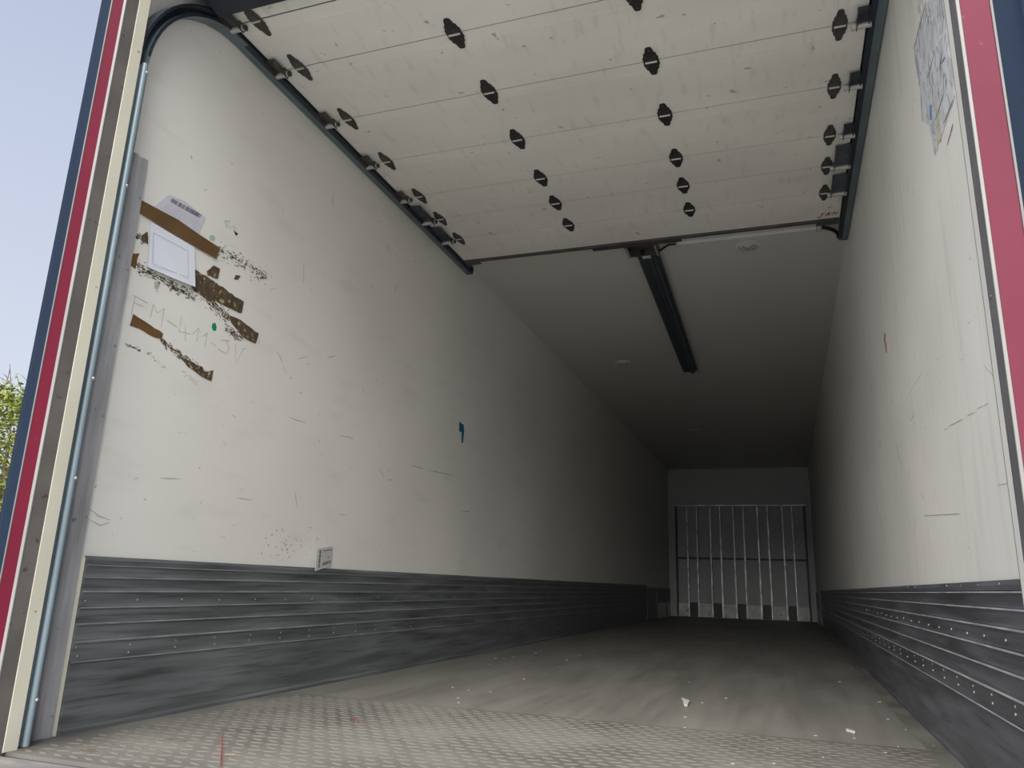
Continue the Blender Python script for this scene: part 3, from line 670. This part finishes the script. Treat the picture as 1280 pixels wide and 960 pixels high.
# ---- strip light at the door end
lb = empty('strip_light', (1.9, 4.65, H))
lpf = [(-0.028, -0.0005), (-0.028, -0.018), (-0.018, -0.032), (0.012, -0.034), (0.026, -0.020), (0.028, -0.0005)]
ch(lb, MB().prism([(4.60 + a, H + b) for a, b in lpf], 0, 1.46, 2.28), 'housing', M['lightbar'])
ch(lb, MB().box(1.462, 2.278, 4.629, 4.636, H - 0.012, H - 0.0005), 'dark_strip', M['black'])  # thin black line along the far edge of the housing
for a, b in ((1.445, 1.4595), (2.2805, 2.31)):
    ch(lb, MB().box(a, b, 4.572, 4.628, H - 0.035, H - 0.0005), 'end_cap', M['lamp'], bevel=0.006)
pts = []
for k in range(13):
    t = k / 12
    pts.append((2.311 + 0.098 * math.sin(t * math.pi / 2), 4.59 + 0.10 * (1 - math.cos(t * math.pi / 2)), H - 0.02 - 0.03 * t))
ch(lb, MB().tube(pts, 0.011, 10), 'cable', M['black'], smooth=True)
ch(lb, MB().tube([(1.444, 4.60, H - 0.018), (1.40, 4.605, H - 0.014), (1.365, 4.625, H - 0.02), (1.333, 4.645, H - 0.03)], 0.007, 8), 'cable', M['black'], smooth=True)
tag(lb, 'unlit off white strip light with black cables under the roof', 'light')

# ---- small round roof lamps; the deepest one stands in for a light reflection
for i, (x, y, lab) in enumerate(((1.878, 4.78, 'small round roof lamp with crossed ribs nearest the strip light'),
                                 (0.576, 7.23, 'small round roof lamp on the paper wall side of the rail'),
                                 (0.90, 10.78, 'small round disc added for a light reflection deepest in the dark, beyond the rail'))):
    lp = empty('roof_lamp_or_glint', (x, y, H))
    ring = lambda r, z: [(x + r * math.cos(t), y + r * math.sin(t), z) for t in [k * 2 * math.pi / 28 for k in range(28)]]
    ch(lp, MB().sweep([ring(0.082, H - 0.0005), ring(0.080, H - 0.006), ring(0.062, H - 0.010), ring(0.060, H - 0.004)]), 'rim', M['ceiling'], smooth=True)
    ch(lp, MB().sweep([ring(0.0595, H - 0.004), ring(0.052, H - 0.014), ring(0.03, H - 0.020)]), 'lens', M['lamp'], smooth=True)
    for a in (math.pi / 4, -math.pi / 4):
        c, s_ = math.cos(a), math.sin(a)
        q = [(x + u * c - v * s_, y + u * s_ + v * c) for u, v in ((-0.05, -0.006), (0.05, -0.006), (0.05, 0.006), (-0.05, 0.006))]
        ch(lp, MB().prism(q, 2, H - 0.024, H - 0.0145), 'rib', M['zinc'])
    tag(lp, lab, 'lamp', 'round roof lamps')

# ---- barred bulkhead rack on the far wall
bk = empty('bulkhead_rack', (W / 2, L - 0.04, 0))
xs = [0.145, 0.342, 0.512, 0.748, 0.922, 1.152, 1.324, 1.564, 1.736, 1.979, 2.142, 2.345]
for i, x in enumerate(xs):
    ring = [(x + 0.017, L - 0.030, 0), (x + 0.017, L - 0.054, 0), (x + 0.012, L - 0.062, 0), (x - 0.012, L - 0.062, 0), (x - 0.017, L - 0.054, 0), (x - 0.017, L - 0.030, 0)]
    secs = [[(p[0], p[1], z) for p in ring] for z in (0.004, 1.93)]
    ch(bk, MB().sweep(secs), 'bar', M['barframe'] if i in (0, 11) else M['bar'])
ch(bk, MB().box(0.10, 2.375, L - 0.050, L - 0.0305, 1.9305, 1.962), 'top_rail', M['bar'], bevel=0.003)
ch(bk, MB().box(0.13, 2.36, L - 0.0295, L - 0.002, 0.995, 1.025), 'middle_rail', M['barframe'], bevel=0.003)
for a, b in zip(xs[0::2], xs[1::2]):
    ch(bk, MB().box(a + 0.010, b - 0.008, L - 0.058, L - 0.032, 0.006, 0.232), 'foot_block', M['block'], bevel=0.006)
for a, b in zip(xs[1:-1:2], xs[2:-1:2]):
    ch(bk, MB().box(a + 0.018, b - 0.018, L - 0.028, L - 0.002, 0.006, 0.245), 'dark_vent', M['black'])
tag(bk, 'tall barred metal rack with white feet on the far wall', 'rack')

# ---- papers and tape on the left wall
def decal(name, ma, yz, x0, th=0.0006, off=None, parent=None):
    return MB().prism(yz, 0, x0, x0 + th, off).build(name, ma, parent)
def lerp2(q, u, v):                       # bilinear point in a quad (tl, tr, br, bl)
    a = [q[0][i] + (q[1][i] - q[0][i]) * u for i in (0, 1)]
    b = [q[3][i] + (q[2][i] - q[3][i]) * u for i in (0, 1)]
    return (a[0] + (b[0] - a[0]) * v, a[1] + (b[1] - a[1]) * v)
lab = decal('shipping_label', M['label'], LW['label'], 0.0012, 0.0006)
tag(lab, 'lilac grey barcode label under the long brown tape', 'label')
q = LW['barcode']
mb = MB()
u = 0.0
rn = random.Random(21)
while u < 0.98:
    w_ = rn.choice((0.012, 0.02, 0.035))
    mb.prism([lerp2(q, u, 0), lerp2(q, min(u + w_, 1), 0), lerp2(q, min(u + w_, 1), 1), lerp2(q, u, 1)], 0, 0.0019, 0.0023)
    u += w_ + rn.choice((0.01, 0.018, 0.03))
mb.build('barcode', M['ink'], lab, stuff=True)
lq = [LW['label'][0], LW['label'][2], LW['label'][3], LW['label'][5]]
mb = MB()
for v in (0.42, 0.52, 0.62, 0.74):
    u = 0.12
    while u < 0.85:
        w_ = rn.uniform(0.05, 0.16)
        mb.prism([lerp2(lq, u, v), lerp2(lq, u + w_, v), lerp2(lq, u + w_, v + 0.03), lerp2(lq, u, v + 0.03)], 0, 0.0019, 0.0022)
        u += w_ + 0.05
mb.build('small_print', M['paleink'], lab, stuff=True)

pa = decal('paper_sheet', M['paper'], LW['paper'], 0.0032, 0.0007, off=[0, 0, 0.010, 0.012, 0.006])
tag(pa, 'bluish white paper sheet hanging below the long brown tape', 'paper')
pi = LW['paper_in']
mb = MB()
for a, b in zip(pi, pi[1:] + pi[:1]):
    d = Vector((b[0] - a[0], b[1] - a[1])).normalized() * 0.0012
    f_ = lambda p: 0.0042 + 0.010 * max(0.0, min(1.0, (1.615 - p[1]) / 0.14))
    poly = [(a[0] - d.y, a[1] + d.x), (b[0] - d.y, b[1] + d.x), (b[0] + d.y, b[1] - d.x), (a[0] + d.y, a[1] - d.x)]
    mb.prism(poly, 0, 0.0, 0.0004, [f_(p) for p in poly])
mb.build('printed_border', M['paleink'], pa)

def flakes(name, p0, p1, width, n, ma, parent, size=(0.004, 0.014), x=0.0004, seed=1):
    r_ = random.Random(seed)
    mb = MB()
    d = Vector((p1[0] - p0[0], p1[1] - p0[1]))
    ln = d.length
    d.normalize()
    for _ in range(int(n * 2.2)):
        t = r_.random() * ln
        o = r_.gauss(0, width / 3)
        c = (p0[0] + d.x * t - d.y * o, p0[1] + d.y * t + d.x * o)
        l_, w_ = size[0] + (size[1] - size[0]) * r_.random() ** 2, r_.uniform(size[0] * 0.25, size[1] * 0.22)
        k = r_.randint(3, 5)
        poly = []
        for i in range(k):
            a = 2 * math.pi * i / k + r_.uniform(-0.3, 0.3)
            uu, vv = math.cos(a) * l_ * r_.uniform(0.6, 1), math.sin(a) * w_ * r_.uniform(0.6, 1)
            poly.append((c[0] + d.x * uu - d.y * vv, c[1] + d.y * uu + d.x * vv))
        mb.prism(poly, 0, x, x + 0.0005)
    o = mb.build(name, ma, parent, stuff=True)
    return o
def jag(poly, amp, seed):
    """torn outline"""
    r_ = random.Random(seed)
    out = []
    for a, b in zip(poly, poly[1:] + poly[:1]):
        k = max(1, int(math.hypot(b[0] - a[0], b[1] - a[1]) / 0.018))
        for i in range(k):
            t = i / k
            out.append((a[0] + (b[0] - a[0]) * t + r_.uniform(-amp, amp), a[1] + (b[1] - a[1]) * t + r_.uniform(-amp, amp)))
    return out
GRP = 'brown tape on the left wall'
t1 = decal('tape_strip', M['tape'], LW['tape_long'], 0.0045, 0.0006)
tag(t1, 'long whole brown tape strip across the paper and the barcode label', 'tape', GRP)
flakes('torn_residue', *LW['res_top'], 0.040, 95, M['tape_old'], t1, seed=2)
t2 = decal('tape_strip', M['tape'], jag(LW['tape_corner'], 0.003, 1), 0.0004)
tag(t2, 'short brown tape stub at the aluminium strip, left of the paper', 'tape', GRP)
t3 = decal('tape_strip', M['tape_old'], jag(LW['tape_patch'], 0.002, 2), 0.0004)
flakes('torn_residue', *LW['res_left'], 0.02, 14, M['tape_old'], t3, seed=3)
tag(t3, 'small dark tape patch touching the upper left edge of the paper', 'tape', GRP)
t4 = decal('tape_strip', M['tape_old'], jag(LW['tape_mid'], 0.003, 3), 0.0010)
flakes('torn_residue', *LW['res_mid2'], 0.035, 120, M['tape_old'], t4, seed=4)
flakes('torn_residue', *LW['res_mid'], 0.030, 110, M['tape_old'], t4, seed=5)
tag(t4, 'torn blotchy brown tape running out from under the paper corner', 'tape', GRP)
t5 = decal('tape_strip', M['tape_old'], jag(LW['tape_scrap'], 0.002, 4), 0.0018)
tag(t5, 'square dark tape scrap just above the torn blotchy tape', 'tape', GRP)
t6 = decal('tape_strip', M['tape_old'], jag(LW['tape_bit'], 0.001, 5), 0.0004)
tag(t6, 'tiny dark tape bit right of the square tape scrap', 'tape', GRP)
t7 = decal('tape_strip', M['tape_old'], jag(LW['tape_low'], 0.002, 6), 0.0012)
flakes('torn_residue', *LW['res_low'], 0.03, 40, M['tape_old'], t7, seed=6)
tag(t7, 'dark brown tape strip above and right of the green sticker', 'tape', GRP)
t8 = decal('tape_strip', M['tape'], jag(LW['tape_bottom'], 0.002, 7), 0.0008)
flakes('torn_residue', *LW['res_bottom'], 0.022, 90, M['tape_old'], t8, seed=7)
tag(t8, 'broad brown tape piece directly below the pencilled EM', 'tape', GRP)
t9 = decal('tape_strip', M['tape_old'], jag(LW['tape_end'], 0.003, 8), 0.0012)
tag(t9, 'lowest torn tape tail, tapering down away from the door', 'tape', GRP)
flakes('glue_flecks', *LW['res_fleck'], 0.006, 14, M['tape_old'], wl, (0.003, 0.010), seed=8)
flakes('glue_flecks', *LW['res_fleck2'], 0.02, 9, M['tape_old'], wl, (0.002, 0.006), seed=9)
yf = flakes('glue_flecks', *LW['res_yellow'], 0.02, 12, M['ochre'], wl, (0.003, 0.009), seed=10)

tag(decal('round_sticker', M['green'], LW['green'], 0.0004), 'bright green round sticker among the pencilled letters', 'sticker')
tag(decal('round_sticker', M['palegreen'], LW['green_pale'], 0.0004), 'pale green worn sticker at the end of the long tape', 'sticker')
tag(decal('round_sticker', M['scuff_soft'], LW['pale_dot'], 0.0004), 'faint grey round sticker trace below the paper corner', 'sticker')
tl = [(4.585, 1.492), (4.66, 1.487), (4.672, 1.44), (4.662, 1.365), (4.64, 1.36), (4.632, 1.432), (4.59, 1.43)]
tag(decal('tape_scrap', M['teal'], tl, 0.0004, 0.002), 'teal tape scrap alone in the middle of the white wall', 'tape')
# printed card tucked behind the kick cladding, tilted out from the wall
CARD = [(0.045, 2.984, 0.585), (0.006, 3.173, 0.606), (0.006, 3.173, 0.519), (0.045, 2.984, 0.490)]
cdq = [Vector(CARD[k]) for k in range(4)]
nrm = (cdq[1] - cdq[0]).cross(cdq[3] - cdq[0]).normalized()
if nrm.x < 0: nrm = -nrm
cd = MB().sweep([[p + nrm * o for p in cdq] for o in (0.0, 0.0008)]).build('printed_card', M['card'])
def cpt(u, v, o):
    a = cdq[0].lerp(cdq[1], u)
    b = cdq[3].lerp(cdq[2], u)
    return a.lerp(b, v) + nrm * o
mb = MB()
rn = random.Random(9)
def cq(u0, u1, v0, v1):
    mb.sweep([[cpt(u, v, o) for u, v in ((u0, v0), (u1, v0), (u1, v1), (u0, v1))] for o in (0.0009, 0.0012)])
v = 0.10
while v < 0.86:
    h_ = rn.uniform(0.02, 0.09)
    cq(0.16, 0.26, v, v + h_)
    v += h_ + 0.03
u = 0.42
while u < 0.93:
    w_ = rn.uniform(0.02, 0.06)
    cq(u, u + w_, 0.70, 0.86)
    u += w_ + 0.025
cq(0.70, 0.77, 0.46, 0.53); cq(0.4, 0.95, 0.13, 0.17)
mb.build('printing', M['ink'], cd, stuff=True)
tag(cd, 'small white printed card tucked into the top of the kick cladding', 'card')

# ---- torn poster on the right wall
po = MB().prism(jag(RW['poster'], 0.006, 12), 0, W - 0.0012, W - 0.0003).build('torn_poster', M['poster'])
tag(po, 'torn faded blue poster remains high on the right wall', 'poster')
rn = random.Random(4)
mb = MB()
for s_ in RW['dark']: ribbon(mb, densify(s_, 0.02), 0.004, W - 0.0013, -1, rn)
for _ in range(120):
    y, z = rn.uniform(1.90, 2.2), rn.uniform(1.74, 2.25)
    if y - 1.9 < (1.95 - z) * 0.3: continue
    a = rn.gauss(1.9, 0.35); l = rn.uniform(0.01, 0.05)
    ribbon(mb, [(y, z), (y + l * math.cos(a), z + l * math.sin(a))], 0.0022, W - 0.0013, -1, rn)
mb.build('dark_print', M['ink'], po, stuff=True)
mb = MB()
for s_ in RW['ochre']: ribbon(mb, densify(s_, 0.02), 0.011, W - 0.0013, -1, rn)
mb.build('ochre_print', M['ochre'], po, stuff=True)
MB().prism(RW['blue'], 0, W - 0.0018, W - 0.0013).build('blue_print', M['blueprint'], po)

# ---- litter on the floor
fk = MB().prism(FL['flake'], 2, 0.0005, 0.010).build('paper_scrap', M['scrap'], bevel=0.002)
tag(fk, 'crumpled pale paper scrap lying alone on the dark floor', 'litter')
sk = MB().prism(FL['stick'], 2, 0.0005, 0.007).build('plastic_strip', M['scrap'])
tag(sk, 'thin white plastic strip on the floor near the right wall', 'litter')
def thread(nm, pts, ma, r, lab):
    p = [(x, y, 0.0062) for x, y in densify(pts, 0.03)]
    p = [(x, y + 0.0, z + 0.0012 * math.sin(i * 1.3)) for i, (x, y, z) in enumerate(p)]
    tag(MB().tube(p, r, 6).build(nm, ma, smooth=True), lab, 'litter')
thread('thread', FL['thread'], M['thread'], 0.0016, 'long red thread on the tread plate near the sill')
thread('thread', FL['thread2'], M['thread'], 0.0013, 'short curved red thread at the far edge of the tread plate')
thread('thread', FL['orange'], M['orange'], 0.0014, 'short orange thread beside the long red thread')
mb = MB()
rn = random.Random(31)
for (x, y) in FL['bits'] + FL['bits2']:
    s_ = 0.0028 + 0.0012 * max(0, y - 2.5)
    a, b = s_ * rn.uniform(0.7, 1.8), s_ * rn.uniform(0.4, 0.9)
    z = 0.0005 if y > 2.89 else 0.002
    mb.prism([(x - a, y - b), (x + a * 0.6, y - b), (x + a, y + b * 0.4), (x - a * 0.3, y + b)], 2, z, z + 0.002)
cr = mb.build('litter_crumbs', M['crumb'])
tag(cr, 'scattered pale crumbs of litter on the dark floor', 'litter', kind='stuff')

# ---- tree beside the trailer
def tree(x0, y0, h, rad, seed):
    r_ = random.Random(seed)
    t = empty('tree', (x0, y0, GROUND))
    wood = MB()
    base = Vector((x0, y0, GROUND))
    pts = [base + Vector((0.06 * math.sin(k), 0.05 * math.cos(1.7 * k), h * 0.55 * k / 6)) for k in range(7)]
    wood.tube(pts, [0.13 - 0.012 * k for k in range(7)], 10)
    ch(t, wood, 'trunk', M['bark'], smooth=True)
    tips = []
    br = MB()
    for k in range(16):
        a = k * 2.4 + r_.uniform(-0.3, 0.3)
        s_ = pts[2 + k % 5]
        e = s_ + Vector((math.cos(a) * rad * r_.uniform(0.5, 0.95), math.sin(a) * rad * r_.uniform(0.5, 0.95), h * r_.uniform(0.15, 0.42)))
        mid = (s_ + e) / 2 + Vector((0, 0, 0.15))
        br.tube([s_, mid, e], [0.045, 0.028, 0.010], 6)
        tips.append(e)
        for _ in range(4):
            q = mid.lerp(e, r_.uniform(0, 1))
            e2 = q + Vector((r_.gauss(0, 0.5), r_.gauss(0, 0.5), r_.uniform(0.1, 0.7)))
            br.tube([q, e2], [0.012, 0.004], 5)
            tips.append(e2)
    for k in range(14):                                 # bare twigs at the top
        a = r_.uniform(0, 6.28)
        s_ = Vector((x0 + math.cos(a) * rad * r_.uniform(0, 0.8), y0 + math.sin(a) * rad * r_.uniform(0, 0.8), GROUND + h * r_.uniform(0.78, 0.88)))
        e = s_ + Vector((r_.gauss(0, 0.15), r_.gauss(0, 0.15), h * 0.12))
        br.tube([s_, e], [0.010, 0.004], 5)
        for _ in range(5):
            q = s_.lerp(e, r_.uniform(0.2, 1))
            br.tube([q, q + Vector((r_.gauss(0, 0.16), r_.gauss(0, 0.16), r_.uniform(0.05, 0.2)))], [0.006, 0.003], 4)
    ch(t, br, 'branches', M['bark']).__setitem__('kind', 'stuff')
    lf = MB()
    cz = GROUND + h * 0.56
    for _ in range(1100):
        a, b = r_.uniform(0, 6.28), r_.uniform(-1, 1)
        rr = rad * (0.45 + 0.55 * r_.random() ** 0.6)
        c = Vector((x0 + rr * math.cos(a) * math.sqrt(1 - b * b), y0 + rr * math.sin(a) * math.sqrt(1 - b * b), cz + b * h * 0.30))
        for _ in range(16):
            p = c + Vector((r_.gauss(0, 0.16), r_.gauss(0, 0.16), r_.gauss(0, 0.13)))
            d = Vector((r_.gauss(0, 1), r_.gauss(0, 1), r_.gauss(0, 0.6))).normalized()
            s2 = d.orthogonal().normalized()
            n_ = d.cross(s2)
            l_ = r_.uniform(0.06, 0.12)
            lf.add([p, p + d * l_ * 0.5 + s2 * l_ * 0.28 + n_ * 0.008, p + d * l_, p + d * l_ * 0.5 - s2 * l_ * 0.28 + n_ * 0.008], [(0, 1, 2), (0, 2, 3)])
    ch(t, lf, 'foliage', M['leaf']).__setitem__('kind', 'stuff')
    return t
tag(tree(-11.3, 10.1, 5.5, 2.0, 5), 'yellow green leafy tree standing outside beyond the rear post', 'tree')
